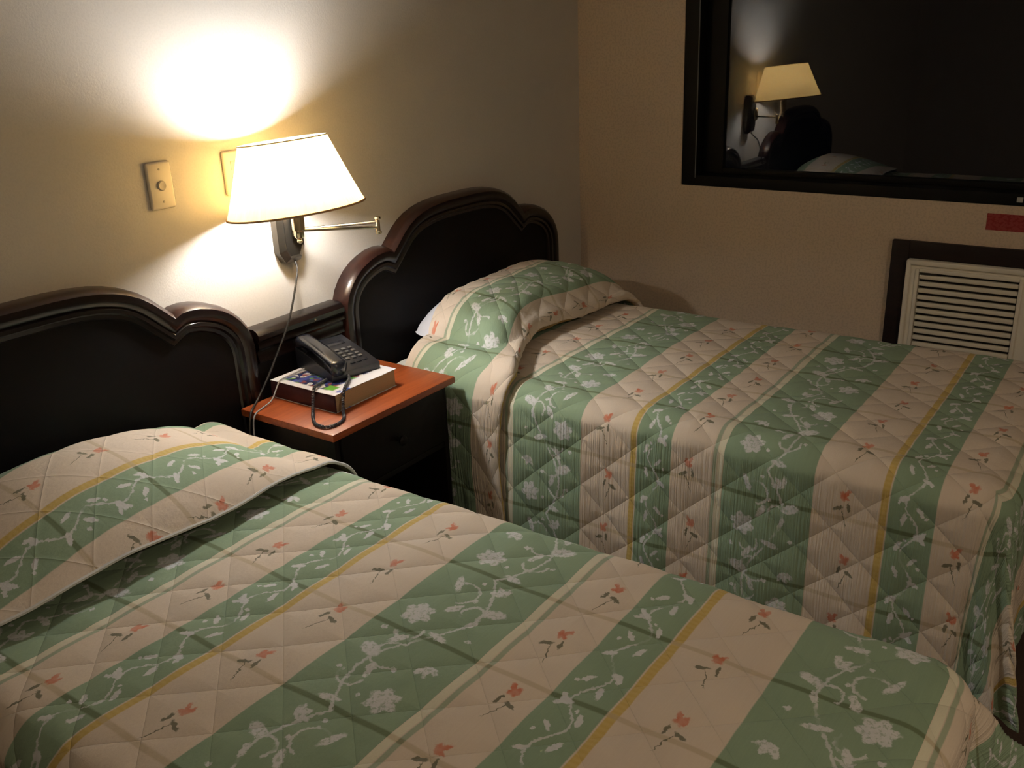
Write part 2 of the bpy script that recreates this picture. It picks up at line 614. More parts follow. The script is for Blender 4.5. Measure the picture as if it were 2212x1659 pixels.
# window wall with the window opening left out
WY1, WY0, WZ0, WZ1 = -.466, -3.30, .945, 2.05
bm = bmesh.new()
box_bm(bm, 0, TH+.03, WY1, 0, 0, ZC)
box_bm(bm, 0, TH+.03, Y0, WY0, 0, ZC)
box_bm(bm, 0, TH+.03, WY0, WY1, 0, WZ0)
box_bm(bm, 0, TH+.03, WY0, WY1, WZ1, ZC)
struct(from_bm('wall_right', bm, M_wall2))

# window: black metal frame, sliding sashes with glass, small latch
win = empty('window_1', (0, (WY0+WY1)/2, WZ0))
struct(win)


def wbox(name, x0, x1, y0, y1, z0, z1, mat, bev=.0015):
    return keep(box(name, x0, x1, y0, y1, z0, z1, mat, None, bev), win)


bm = bmesh.new()
for a in ((.004, .14, WY1-.055, WY1), (.004, .14, WY0, WY0+.055)):
    box_bm(bm, *a, WZ0, WZ1, .002)
box_bm(bm, .004, .14, WY0+.055, WY1-.055, WZ0, WZ0+.04, .002)
box_bm(bm, .004, .14, WY0+.055, WY1-.055, WZ1-.05, WZ1, .002)
keep(from_bm('frame', bm, M_alu, None, 40), win)
wbox('seal_strip', .001, .006, WY1-.060, WY1-.0555, WZ0+.03, WZ1-.05, M_alu2)
GX = .088
ymid = -2.02
for (ya, yb) in ((WY1-.055, ymid), (ymid, WY0+.055)):
    bm = bmesh.new()
    s0, s1 = GX-.016, GX+.016
    box_bm(bm, s0, s1, ya-.085, ya, WZ0+.04, WZ1-.05, .002)
    box_bm(bm, s0, s1, yb, yb+.05, WZ0+.04, WZ1-.05, .002)
    box_bm(bm, s0, s1, yb+.05, ya-.085, WZ0+.04, WZ0+.062, .002)
    box_bm(bm, s0, s1, yb+.05, ya-.085, WZ1-.1, WZ1-.05, .002)
    sash = keep(from_bm('sash', bm, M_alu, None, 40), win)
    pane = box('pane', GX-.003, GX+.003, yb+.045, ya-.08, WZ0+.058, WZ1-.095, M_glass)
    pane.parent = sash
wbox('latch', -.004, .006, -1.672, -1.654, WZ0+.013, WZ0+.029, M_latch, .001)

# wood frame around the air conditioner
AY1, AY0, AZ1, AZ0 = -1.289, -2.12, .806, .24
bm = bmesh.new()
FW = .058
box_bm(bm, -.024, -.0005, AY1-FW, AY1, AZ0, AZ1, .002)
box_bm(bm, -.024, -.0005, AY0, AY0+FW, AZ0, AZ1, .002)
box_bm(bm, -.024, -.0005, AY0+FW, AY1-FW, AZ1-FW, AZ1, .002)
box_bm(bm, -.024, -.0005, AY0+FW, AY1-FW, AZ0, AZ0+FW, .002)
struct(from_bm('trim_1', bm, M_trim, None, 40))

# ------------------------------------------------------------------ air conditioner
ac = tag(empty('air_conditioner', (0, -1.70, .30)), 'off-white wall air conditioner with slatted grille in dark wood frame under the window', 'air conditioner')
cy1, cy0, cz1, cz0 = AY1-FW-.001, AY0+FW+.001, AZ1-FW-.001, AZ0+FW+.001
gy1, gy0, gz1, gz0 = -1.392, -1.704, .706, .345
bm = bmesh.new()
# surround made of four beams so that the grille stays open
box_bm(bm, -.040, -.001, gy1, cy1, cz0, cz1, .006)
box_bm(bm, -.040, -.001, cy0, gy0, cz0, cz1, .006)
box_bm(bm, -.040, -.001, gy0-.004, gy1+.004, gz1, cz1, .004)
box_bm(bm, -.040, -.001, gy0-.004, gy1+.004, cz0, gz0, .004)
keep(from_bm('casing', bm, M_ac, None, 40), ac)
bm = bmesh.new()
for (a0, a1, b0, b1) in ((gy0-.012, gy0, gz0-.012, gz1+.012), (gy1, gy1+.012, gz0-.012, gz1+.012), (gy0, gy1, gz1, gz1+.014), (gy0, gy1, gz0-.012, gz0)):
    box_bm(bm, -.046, -.030, a0, a1, b0, b1, .003)
keep(from_bm('grille_frame', bm, M_ac, None, 40), ac)
# outer raised rim
bm = bmesh.new()
box_bm(bm, -.049, -.036, cy1-.016, cy1, cz0, cz1, .005, 3)
box_bm(bm, -.049, -.036, cy0, cy0+.016, cz0, cz1, .005, 3)
box_bm(bm, -.049, -.036, cy0+.010, cy1-.010, cz1-.018, cz1, .005, 3)
box_bm(bm, -.049, -.036, cy0+.010, cy1-.010, cz0, cz0+.016, .005, 3)
keep(from_bm('rim', bm, M_ac, None, 40), ac)
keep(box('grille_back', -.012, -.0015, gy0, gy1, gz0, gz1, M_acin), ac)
pitch = .0243
me0 = None
k = 0
z = gz1-.0165
while z-.0075 > gz0+.004:
    if me0 is None:
        s = box('slat', -.040, -.026, gy0+.001, gy1-.001, -.0075, .0075, M_slat, None, .0025)
        me0 = s.data
    else:
        s = bpy.data.objects.new('slat', me0)
        COL.objects.link(s)
    s.parent = ac
    s.location = (0, 1.70, z-.30)
    z -= pitch
    k += 1
keep(box('badge', -.0455, -.0395, gy1-.058, gy1-.004, gz1-.006, gz1-.001, M_acin, None, .001), ac)
keep(box('control_panel', -.044, -.0385, cy0+.035, gy0-.05, cz0+.12, cz1-.05, M_slat, None, .002), ac)

# ------------------------------------------------------------------ red sticker under the window
sg = tag(box('sticker', -.0016, -.0004, -1.84, -1.574, .862, .917, M_red), 'small red notice sticker with illegible print on the wall under the window', 'sticker')

# ------------------------------------------------------------------ headboards
HALF = [(0, 1.021), (.07, 1.021), (.13, 1.018), (.18, 1.012), (.22, 1.003), (.255, .991), (.29, .973), (.32, .951), (.345, .928), (.362, .912), (.372, .903),
        (.385, .909), (.415, .911), (.45, .907), (.485, .897), (.52, .882), (.55, .862), (.575, .838), (.595, .810), (.608, .778), (.614, .745), (.615, .70), (.615, .45), (.615, .12)]


def headboard(cx, label):
    hb = tag(empty('headboard', (cx, 0, 0)), label, 'headboard', 'dark scalloped headboards')
    outl = [(-x, z_) for (x, z_) in HALF[::-1][:-1]] + HALF
    n = len(outl)
    # inward normals per vertex, averaged from the neighbouring edges
    nrm = []
    for i in range(n):
        a = np.array(outl[max(i-1, 0)])
        b = np.array(outl[i])
        c = np.array(outl[min(i+1, n-1)])

        def nn(p, q):
            d = q-p
            L = np.hypot(*d)
            return np.array((d[1], -d[0]))/L if L > 0 else np.zeros(2)
        n1, n2 = nn(a, b), nn(b, c)
        m = n1+n2
        m = m/np.hypot(*m)
        base = n1 if i > 0 else n2
        nrm.append(m/max(.6, m.dot(base)))
    prof = [(0, -.001), (0, -.030), (.004, -.046), (.013, -.056), (.026, -.060), (.038, -.057), (.045, -.050), (.049, -.054), (.058, -.054), (.063, -.046), (.072, -.045), (.078, -.038)]
    verts, faces = [], []
    for (o_, y) in prof:
        for i in range(n):
            p = np.array(outl[i])+nrm[i]*o_
            verts.append((p[0], y, p[1]))
    for j in range(len(prof)-1):
        for i in range(n-1):
            faces.append((j*n+i, j*n+i+1, (j+1)*n+i+1, (j+1)*n+i))
    nq = 3*(n-1)
    mo = pyd('moulding', verts, faces[nq:], M_head, hb, 35)
    pyd('edge_band', verts[:4*n], faces[:nq], M_edge, hb, 35)['label'] = 'reddish brown outer edge'
    # panel inside the moulding
    bm = bmesh.new()
    inner = [np.array(outl[i])+nrm[i]*.070 for i in range(n)]
    poly = [(p[0], p[1]) for p in inner]
    prism_bm(bm, poly, lambda p, k: (p[0], -.040 if k else -.002, p[1]))
    from_bm('panel', bm, M_panel, hb)
    return hb


headboard(-.863, 'dark scalloped wooden headboard at the right bed, near the corner')
headboard(-2.430, 'dark scalloped wooden headboard at the nearer left bed, beside the wall switch')
# linking rail between the two
rail = tag(empty('headboard_rail', (-1.6465, 0, 0)), 'straight dark wooden rail joining the two headboards behind the telephone', 'rail')
hw = .1675
prof = [(-.001, .786), (-.040, .786), (-.052, .780), (-.060, .770), (-.060, .757), (-.052, .750), (-.056, .744), (-.056, .732), (-.046, .722), (-.046, .706), (-.050, .700), (-.050, .690), (-.036, .684), (-.001, .684)]
bm = bmesh.new()
prism_bm(bm, prof, lambda p, k: ((hw if k else -hw), p[0], p[1]))
from_bm('cap_moulding', bm, M_head, rail, 35)
box('panel', -hw, hw, -.036, -.001, .12, .684, M_panel, rail)
bm = bmesh.new()
lathe_bm(bm, [(0, .0), (.004, .0), (.0035, .0022), (0, .003)], (.045, -.0595, .763), 10, Matrix.Rotation(R(90), 3, 'X'))
from_bm('screw', bm, M_nickel, rail, 60)

# ------------------------------------------------------------------ wall plates
sw = tag(empty('wall_switch', (-2.006, 0, 1.213)), 'ivory switch plate with round button on the wall left of the lamp', 'switch')
box('plate', -.036, .036, -.010, -.0003, -.058, .058, M_plate, sw, .006, 3)
lathe('button', [(.0125, 0), (.0125, .004), (.010, .006), (.004, .005)], (0, -.009, 0), M_button, sw, 20, True, Matrix.Rotation(R(90), 3, 'X'))
for zz in (-.04, .04):
    lathe('screw', [(.003, 0), (.003, .001), (.001, .0015)], (0, -.0099, zz), M_button, sw, 8, True, Matrix.Rotation(R(90), 3, 'X'))
sw2 = tag(empty('wall_outlet', (-1.774, 0, 1.213)), 'ivory wall plate mostly hidden behind the lit lampshade', 'outlet')
box('plate', -.036, .036, -.010, -.0003, -.058, .058, M_plate, sw2, .006, 3)
for zz in (-.02, .02):
    box('socket', -.014, .014, -.0115, -.0095, zz-.012, zz+.012, M_button, sw2, .0008)

# ------------------------------------------------------------------ wall lamp
lamp = tag(empty('wall_lamp', (-1.625, 0, 1.04)), 'lit swing-arm wall lamp with pleated cream shade above the nightstand', 'lamp')
LP = lamp.location
bm = bmesh.new()
oct_ = [(-.028, -.100), (.028, -.100), (.047, -.068), (.047, .075), (.028, .107), (-.028, .107), (-.047, .075), (-.047, -.068)]
A = [bm.verts.new((x, -.0005, z_)) for x, z_ in oct_]
B = [bm.verts.new((x, -.024, z_)) for x, z_ in oct_]
C2 = [bm.verts.new((x*.72, -.040, z_*.86)) for x, z_ in oct_]
D2 = [bm.verts.new((x*.62, -.036, z_*.80)) for x, z_ in oct_]
for P_, Q_ in ((A, B), (B, C2), (C2, D2)):
    for i in range(8):
        bm.faces.new((P_[i], P_[(i+1) % 8], Q_[(i+1) % 8], Q_[i]))
bm.faces.new(D2)
bm.faces.new(A[::-1])
from_bm('backplate', bm, M_bronze, lamp)


def lw(p):
    return tuple(Vector(p)-LP)


EL = Vector((-1.478, -.230, 1.036))
SO = Vector((-1.722, -.172, 1.06))
lathe('pivot', [(.011, -.030), (.014, -.026), (.014, .026), (.011, .030), (.006, .036)], lw((-1.625, -.052, 1.045)), M_brass, lamp, 16)
tube('lower_arm', [lw((-1.625, -.052, 1.034)), lw(EL+Vector((0, 0, .010)))], .0045, M_nickel, lamp, 10)
tube('upper_arm', [lw(EL+Vector((0, 0, -.006))), lw((SO.x, SO.y, 1.062))], .0045, M_nickel, lamp, 10)
lathe('elbow', [(.004, -.026), (.009, -.024), (.010, -.019), (.006, -.015), (.006, .015), (.010, .019), (.009, .024), (.004, .026)], lw(EL), M_brass, lamp, 16)
lathe('socket', [(.010, 1.040), (.013, 1.044), (.013, 1.060), (.017, 1.064), (.0175, 1.118), (.014, 1.122), (.014, 1.138)], (SO.x-LP.x, SO.y-LP.y, -LP.z), M_brass, lamp, 20)
lathe('finial', [(.002, 1.026), (.007, 1.029), (.008, 1.034), (.005, 1.039), (.007, 1.041)], (SO.x-LP.x, SO.y-LP.y, -LP.z), M_brass, lamp, 14)
lathe('bulb_base', [(.012, 1.130), (.021, 1.140), (.022, 1.158), (.014, 1.163)], (SO.x-LP.x, SO.y-LP.y, -LP.z), M_plate, lamp, 16)
cfl = []
for i in range(97):
    a_ = 2*math.pi*i/24
    cfl.append((SO.x-LP.x+.0215*math.cos(a_), SO.y-LP.y+.0215*math.sin(a_), 1.166-LP.z+.098*i/96))
tube('bulb', cfl, .0062, M_bulb, lamp, 8)
# shade
SB = Vector((-1.735, -.188, 1.122))
tilt = Matrix.Rotation(R(-6), 3, 'X') @ Matrix.Rotation(R(-1.5), 3, 'Y')
bm = bmesh.new()
NP = 90
prof = [(.180-.066*(s**.93), .178*s) for s in [i/14 for i in range(15)]]
lathe_bm(bm, prof, lw(SB), NP*4, tilt, lambda a: .007*math.cos(a*NP))
sh = from_bm('shade', bm, M_shade, lamp, 179)


def ring_pts(r, z_, n=72):
    return [Vector(lw(SB))+tilt @ Vector((r*math.cos(2*math.pi*k/n), r*math.sin(2*math.pi*k/n), z_)) for k in range(n+1)]


for nm, r_, z_, mt_ in (('bottom_trim', .1815, 0, M_shadetrim), ('top_trim', .1150, .178, M_shadetop)):
    bm = bmesh.new()
    tube_bm(bm, ring_pts(r_, z_), .0028 if z_ == 0 else .0018, 6, False)
    o = from_bm(nm, bm, mt_, lamp, 179)
    o.parent = sh
bm = bmesh.new()
zt_ = .165
for k in range(3):
    an = 2*math.pi*k/3+.5
    tube_bm(bm, [Vector(lw(SB))+tilt @ Vector((0.012*math.cos(an), .012*math.sin(an), .025)), Vector(lw(SB))+tilt @ Vector((.178*math.cos(an), .178*math.sin(an), .003))], .0016, 6)
tube_bm(bm, [Vector(lw(SB))+tilt @ Vector((.016*math.cos(2*math.pi*k/16), .016*math.sin(2*math.pi*k/16), .025)) for k in range(17)], .002, 6, False)
o = from_bm('shade_spider', bm, M_nickel, lamp, 60)
o.parent = sh
cord = [(-1.625, -.030, .944), (-1.633, -.045, .925), (-1.655, -.062, .90), (-1.690, -.070, .83), (-1.722, -.070, .768), (-1.763, -.070, .712), (-1.812, -.072, .650), (-1.868, -.082, .601), (-1.905, -.110, .6005), (-1.932, -.128, .588), (-1.940, -.122, .52), (-1.938, -.105, .40), (-1.935, -.09, .22), (-1.935, -.085, .03)]
tube('power_cord', [lw(p) for p in smooth_path(cord, 6)], .003, M_lampcord, lamp, 8)

# ------------------------------------------------------------------ nightstand
NX0, NX1, NY0, NY1, NZ = -1.920, -1.419, -.432, -.072, .594
ns = tag(empty('nightstand', ((NX0+NX1)/2, (NY0+NY1)/2, 0)), 'dark nightstand with orange-brown top between the two beds', 'nightstand')


def nb(name, x0, x1, y0, y1, z0, z1, mat, bev=.002, parent=None):
    o = box(name, x0, x1, y0, y1, z0, z1, mat, None, bev)
    return keep(o, ns)


nb('top', NX0, NX1, NY0, NY1, NZ-.022, NZ, M_top, .005)
bx0, bx1, by0, by1 = NX0+.022, NX1-.022, NY0+.022, NY1-.002
nb('side_panel', bx0, bx0+.018, by0, by1, .03, NZ-.022, M_case)
nb('side_panel', bx1-.018, bx1, by0, by1, .03, NZ-.022, M_case)
nb('back_panel', bx0+.018, bx1-.018, by1-.012, by1, .05, NZ-.022, M_case)
nb('bottom_shelf', bx0+.018, bx1-.018, by0+.002, by1-.012, .06, .08, M_case)
nb('middle_shelf', bx0+.018, bx1-.018, by0+.002, by1-.012, .375, .393, M_case)
dr = nb('drawer', bx0+.021, bx1-.021, by0-.006, by1-.02, .398, NZ-.027, M_case, .004)
kn = lathe('knob', [(.006, 0), (.006, .012), (.014, .018), (.015, .024), (.009, .029), (.003, .030)], (0, 0, 0), M_case, None, 16, True, Matrix.Rotation(R(90), 3, 'X'))
kn.location = ((NX0+NX1)/2, by0-.006, .484)
kn.parent = dr
nb('plinth', bx0+.018, bx1-.018, by0+.012, by1-.012, .0, .06, M_case)
for xx in (bx0, bx1-.018):
    nb('foot', xx, xx+.018, by0, by1, 0, .03, M_case)

# ------------------------------------------------------------------ phone book
BX0, BX1, BY0, BY1 = -1.812, -1.566, -.334, -.082
bk = tag(empty('phone_book', (BX0, BY1, NZ+.0005)), 'thick phone book with white and blue cover lying on the nightstand', 'book')
BH = .050


def kb(o):
    o.parent = bk
    return o


LX, LY = BX1-BX0, BY1-BY0
bm = bmesh.new()
box_bm(bm, .004, LX-.003, -LY+.003, -.003, .001, BH-.0015, .001)
kb(from_bm('pages', bm, M_pages, None, 40))
bm = bmesh.new()
sec = [(.004, 0), (.0015, .004), (0, .015), (0, BH-.015), (.0015, BH-.004), (.004, BH-.001)]
prism_bm(bm, sec+[(.0055, BH-.001), (.0055, 0)], lambda p, k: (p[0]-.001, -LY*k, p[1]))
kb(from_bm('spine', bm, M_spine, None, 40))
# slightly curled front cover
nx, ny = 14, 18
v, f = [], []
for kk in (0, 1):
    for j in range(ny+1):
        for i in range(nx+1):
            a, b = i/nx, j/ny
            curl = .007*max(0, b-.80)/.2*max(0, math.sin((a*1.25+.1)*math.pi))*.8
            v.append((a*(LX+.002), -b*(LY+.004+.004*math.sin(a*5)), BH+.0012*kk+curl))
S = (nx+1)*(ny+1)
for kk in (0, 1):
    for j in range(ny):
        for i in range(nx):
            q = [kk*S+j*(nx+1)+i, kk*S+j*(nx+1)+i+1, kk*S+(j+1)*(nx+1)+i+1, kk*S+(j+1)*(nx+1)+i]
            f.append(tuple(q if kk else q[::-1]))
bd = [j*(nx+1) for j in range(ny)]+[ny*(nx+1)+i for i in range(nx)]+[(ny-j)*(nx+1)+nx for j in range(ny)]+[nx-i for i in range(nx)]
for a, b in zip(bd, bd[1:]+bd[:1]):
    f.append((a, b, b+S, a+S))
kb(pyd('cover', v, f, M_cover, None, 40))
kb(box('back_cover', 0, LX, -LY, 0, 0, .001, M_cover))

# ------------------------------------------------------------------ telephone
TZ = NZ+.0005+BH+.0018
ph = tag(empty('telephone', (-1.640, -.178, TZ)), 'dark grey desk telephone with handset lying on the phone book', 'telephone')
ROTP = Matrix.Rotation(R(-13), 4, 'Z')
ph.matrix_world = Matrix.Translation((-1.640, -.178, TZ)) @ ROTP
# wedge body: local x to the right (keypad side), local y away to the wall
PW, PD = .158, .196


def body_z(y):
    s = (y+PD/2)/PD
    return .020+.040*s**.85


bm = bmesh.new()
ys = [-PD/2+PD*i/8 for i in range(9)]
sec = [(-PD/2, 0)]+[(y, body_z(y)) for y in ys]+[(PD/2, 0)]
prism_bm(bm, sec, lambda p, k: (-PW/2+PW*k, p[0], p[1]))
es = [e for e in bm.edges if e.calc_length() > .004]
bmesh.ops.bevel(bm, geom=[e for e in bm.edges if len(e.link_faces) == 2 and e.calc_face_angle(0) > .6], offset=.006, segments=3, affect='EDGES')
from_bm('base', bm, M_phone, ph, 40)


def on_body(x, y):
    return Vector((x, y, body_z(y)))


kslope = math.atan2(body_z(.02)-body_z(-.06), .08)
# raised face plate and keys
kme = None
for r_ in range(4):
    for c_ in range(3):
        p = on_body(.008+.021*c_, .012-.0185*r_)
        if kme is None:
            bm = bmesh.new()
            box_bm(bm, -.0062, .0062, -.0048, .0048, -.002, .0035, .0014)
            o = from_bm('key', bm, M_key, ph, 40)
            kme = o.data
        else:
            o = bpy.data.objects.new('key', kme)
            COL.objects.link(o)
            o.parent = ph
        o.location = p
        o.rotation_euler = (kslope, 0, 0)
for c_ in range(3):
    o = box('function_key', -.008, .008, -.003, .003, -.002, .0025, M_phone2, ph, .001)
    o.location = on_body(.008+.021*c_, -.070)
    o.rotation_euler = (kslope, 0, 0)
o = box('index_card', -.028, .028, -.010, .010, -.001, .0012, M_phone2, ph, .0006)
o.location = on_body(.030, .055)
o.rotation_euler = (kslope, 0, 0)
o = box('indicator', -.009, .009, -.002, .002, -.001, .002, M_key, ph, .0008)
o.location = on_body(-.012, .080)
o.rotation_euler = (kslope, 0, 0)
# cradle posts under the handset
for yy in (-.062, .062):
    o = box('cradle', -.020, .020, -.018, .018, -.003, .010, M_phone, ph, .004)
    o.location = on_body(-.053, yy)
    o.rotation_euler = (kslope, 0, 0)
# handset: arched bar with two cups
bm = bmesh.new()
HN = 22
rings = []
for i in range(HN+1):
    s = i/HN*2-1
    yy = s*.106
    zc = .027-.012*s*s
    wdt = .0235+.003*abs(s)**2.5
    hgt = .0105+.0085*abs(s)**3
    if abs(s) > .93:
        k_ = math.sqrt(max(0, 1-((abs(s)-.93)/.07)**2))*.5+.5
        wdt *= k_
        hgt *= k_
    ring = []
    for q in range(14):
        a = 2*math.pi*q/14
        cx_ = math.copysign(abs(math.cos(a))**.6, math.cos(a))*wdt
        cz_ = math.copysign(abs(math.sin(a))**.75, math.sin(a))*hgt
        if math.sin(a) < 0:
            cz_ *= 1+1.1*max(0, abs(s)-.55)/.45
        ring.append(bm.verts.new((cx_, yy, zc+cz_)))
    rings.append(ring)
for A, B in zip(rings, rings[1:]):
    for q in range(14):
        bm.faces.new((A[q], A[(q+1) % 14], B[(q+1) % 14], B[q]))
bm.faces.new(rings[0][::-1])
bm.faces.new(rings[-1])
hs = from_bm('handset', bm, M_phone2, ph, 60)
hs.location = (-.056, -.004, body_z(0)+.001)
hs.rotation_euler = (kslope, 0, 0)

# coiled handset cord (helix along a path in world space)
INV = ph.matrix_world.inverted()
path = smooth_path([(-1.742, -.235, .652), (-1.775, -.245, .653), (-1.806, -.256, .655), (-1.822, -.264, .640), (-1.845, -.282, .606), (-1.876, -.315, .5995), (-1.900, -.352, .5995), (-1.898, -.388, .5995), (-1.866, -.398, .5995),
                    (-1.832, -.385, .600), (-1.805, -.356, .606), (-1.790, -.345, .635), (-1.775, -.338, .655), (-1.745, -.318, .658), (-1.712, -.294, .659), (-1.700, -.275, .660)], 10)
seg = np.linalg.norm(np.diff(path, axis=0), axis=1)
arc = np.concatenate([[0], np.cumsum(seg)])
L = arc[-1]
turns = int(L/.0042)
N = turns*9
hel = []
for i in range(N+1):
    s = L*i/N
    p = np.array([np.interp(s, arc, path[:, k]) for k in range(3)])
    q = np.array([np.interp(min(L, s+.004), arc, path[:, k]) for k in range(3)])-np.array([np.interp(max(0, s-.004), arc, path[:, k]) for k in range(3)])
    q /= np.linalg.norm(q)
    a = np.cross(q, (0, 0, 1.0))
    if np.linalg.norm(a) < .2:
        a = np.cross(q, (1.0, 0, 0))
    a /= np.linalg.norm(a)
    b = np.cross(a, q)
    ph_ = 2*math.pi*turns*i/N
    hel.append(INV @ Vector(p+.0034*(math.cos(ph_)*a+math.sin(ph_)*b)))
tube('handset_cord', hel, .0016, M_cord, ph, 5)
wire = smooth_path([(-1.700, -.105, .6495), (-1.760, -.112, .650), (-1.805, -.118, .650), (-1.822, -.120, .636), (-1.850, -.124, .606), (-1.890, -.130, .5975), (-1.924, -.140, .593), (-1.936, -.140, .56), (-1.936, -.135, .45), (-1.932, -.12, .25), (-1.932, -.11, .03)], 6)
tube('line_cord', [INV @ Vector(p) for p in wire], .0022, M_wire, ph, 6)

# ------------------------------------------------------------------ beds
ZB = .576
RC = .085          # roundness of the long edges
TMAX = R(68)
LMAX = RC*TMAX+.47


def bed(cx, hw_, yfoot, label):
    b = tag(empty('bed', (cx, -1.0, 0)), label, 'bed', 'twin beds')
    keep(box('mattress', cx-hw_+.03, cx+hw_-.03, yfoot+.04, -.085, .32, ZB-.02, M_mattress, None, .05, 4), b)
    keep(box('base', cx-hw_+.05, cx+hw_-.05, yfoot+.06, -.085, .10, .32, M_case, None, .01), b)
    for sx in (-1, 1):
        for yy in (yfoot+.12, -.17):
            lg = lathe('leg', [(.022, 0), (.028, .05), (.030, .1)], (0, 0, 0), M_case, None, 14)
            lg.location = (cx+sx*(hw_-.12), yy, 0)
            keep(lg, b)
    return b


def drape(X, Y, d, hb, core, flare=.2, ripple=1.0):
    """flat cloth coordinates X, Y (arrays) -> 3D position on the rounded bed"""
    x0, x1, yf = core
    cx_ = np.clip(X, x0, x1)
    cy_ = np.maximum(Y, yf)
    dx, dy = X-cx_, Y-cy_
    e = np.maximum(np.abs(dx), np.abs(dy))
    Ln = np.hypot(dx, dy)
    nx_ = np.where(Ln > 1e-9, dx/np.maximum(Ln, 1e-9), 0)
    ny_ = np.where(Ln > 1e-9, dy/np.maximum(Ln, 1e-9), 0)
    th = np.minimum(e/RC, TMAX)
    e2 = np.maximum(e-RC*TMAX, 0)
    corner = np.minimum(np.abs(dx), np.abs(dy))/np.maximum(e, 1e-9)
    rr = RC+d
    # past the seam the side hangs almost plumb
    hang = R(87)
    hor = rr*np.sin(th)+e2*math.cos(hang)
    ver = ZB-RC+rr*np.cos(th)-e2*math.sin(hang)
    # loose folds of the valance, more at the foot corners
    along = np.where(np.abs(dx) >= np.abs(dy), Y, X)
    wave = np.sin(along*17+1.3*np.sin(along*5.1))*.5+np.sin(along*31+2)*.25
    fl = np.clip(e2/.45, 0, 1)
    hor = hor+ripple*fl**1.3*(.012*wave)
    hor = hor+corner**1.5*e2*flare+corner*fl*.03*np.sin((dx-dy)*26)
    px = cx_+nx_*hor
    py = cy_+ny_*hor
    pz = ver+hb
    # slight unevenness of the top
    pz = pz+.0022*np.sin(X*9+Y*4.3)+.0018*np.sin(Y*13-X*6+1.7)
    return np.stack([px, py, pz], -1), e


def quilt_h(U, V):
    k_ = 1/.139
    q1 = np.abs(np.sin(np.pi*k_*(U+.9*V)))
    q2 = np.abs(np.sin(np.pi*k_*(U-.9*V)))
    return np.minimum(q1, q2)**.6


def cloth(name, Xs, rows, core, bumpfn, shiftfn, amp, xlim=(None, None), skew=None, vskew=0.0, flare=.2, parent=None, uoff=0.0):
    """rows: list of (Y, d, upper, shift weight, V); one continuous quilted sheet"""
    nx_, ny_ = len(Xs), len(rows)
    X = np.tile(Xs, (ny_, 1))
    Yr = np.array([r[0] for r in rows])
    d = np.tile(np.array([r[1] for r in rows])[:, None], (1, nx_))
    d = d*(1-.62*np.clip((np.abs(X-(core[0]+core[1])/2)-(core[1]-core[0])/2)/.09, 0, 1))
    upw = np.tile(np.array([r[2] for r in rows])[:, None], (1, nx_))
    sw_ = np.array([r[3] for r in rows])
    V = np.tile(np.array([r[4] for r in rows])[:, None], (1, nx_))
    Y = Yr[:, None]+sw_[:, None]*shiftfn(Xs)[None, :]
    if skew is not None:
        hw_ = np.clip((Yr+.33)/.17, 0, 1)*(sw_ < .6)*(np.array([r[1] for r in rows]) > .05)
        Y = Y+hw_[:, None]*skew(Xs)[None, :]
    if callable(vskew):
        V = V+vskew(X)*(upw > 0)
    elif vskew:
        V = V+vskew*(X-(core[0]+core[1])/2)*(upw > 0)
    xin = np.clip(X, core[0], core[1])
    hb = upw*bumpfn(X, Y)
    P, e = drape(X, Y, d, hb, core, flare)
    # fade the pillow bulge down the sides
    # puffed quilting along the surface normal
    gu = np.gradient(P, axis=1)
    gv = np.gradient(P, axis=0)
    nr = np.cross(gu, gv)
    nr /= np.maximum(np.linalg.norm(nr, axis=-1, keepdims=True), 1e-12)
    # rows start at the foot, so gu x gv points up on the lower sheet
    sgn = np.where(np.array([r[5] for r in rows]) > 0, 1.0, -1.0)[:, None, None]
    P = P+nr*sgn*(amp*(quilt_h(X+uoff, V)-.7))[..., None]
    P[..., 2] = np.maximum(P[..., 2], .012)
    near = (P[..., 1] > -.445)
    if xlim[0] is not None:
        P[..., 0] = np.where(near & (P[..., 2] < .63), np.maximum(P[..., 0], xlim[0]), P[..., 0])
    if xlim[1] is not None:
        P[..., 0] = np.where(near & (P[..., 2] < .63), np.minimum(P[..., 0], xlim[1]), P[..., 0])
    P[..., 1] = np.minimum(P[..., 1], -.066)
    verts = P.reshape(-1, 3)
    idx = np.arange(nx_*ny_).reshape(ny_, nx_)
    quads = np.stack([idx[:-1, :-1], idx[:-1, 1:], idx[1:, 1:], idx[1:, :-1]], -1).reshape(-1, 4)
    me = bpy.data.meshes.new(name)
    me.vertices.add(len(verts))
    me.vertices.foreach_set('co', verts.astype(np.float32).ravel())
    me.loops.add(quads.size)
    me.loops.foreach_set('vertex_index', quads.astype(np.int32).ravel())
    me.polygons.add(len(quads))
    me.polygons.foreach_set('loop_start', np.arange(0, quads.size, 4, dtype=np.int32))
    me.polygons.foreach_set('loop_total', np.full(len(quads), 4, np.int32))
    me.update()
    for nm, arr in (('print', np.stack([X+uoff, V], -1)), ('drop', np.stack([e, np.zeros_like(e)], -1))):
        uvl = me.uv_layers.new(name=nm)
        uvl.data.foreach_set('uv', arr.reshape(-1, 2)[quads.ravel()].astype(np.float32).ravel())
    me.validate()
    o = link(name, me, M_spread, parent, 179)
    return o, P


STEP = .0075
# --- right bed
RX0, RX1, RYF = -1.392, -.389, -1.930
bed((RX0+RX1)/2, (RX1-RX0)/2, RYF, 'twin bed by the window wall, hidden under its bedspread')
coreR = (RX0+RC, RX1-RC, RYF+RC)
xc, xh = (RX0+RX1)/2, (RX1-RX0)/2


def bumpR(X, Y):
    fx = np.clip(1-np.abs((X+.830)/.410)**4, 0, 1)**.65
    gy = np.where(Y < -.23, np.clip(1-np.abs((Y+.23)/.225)**2.6, 0, 1)**.6, 1-.20*np.clip((Y+.23)/.17, 0, 1)**2)
    return .112*fx*gy


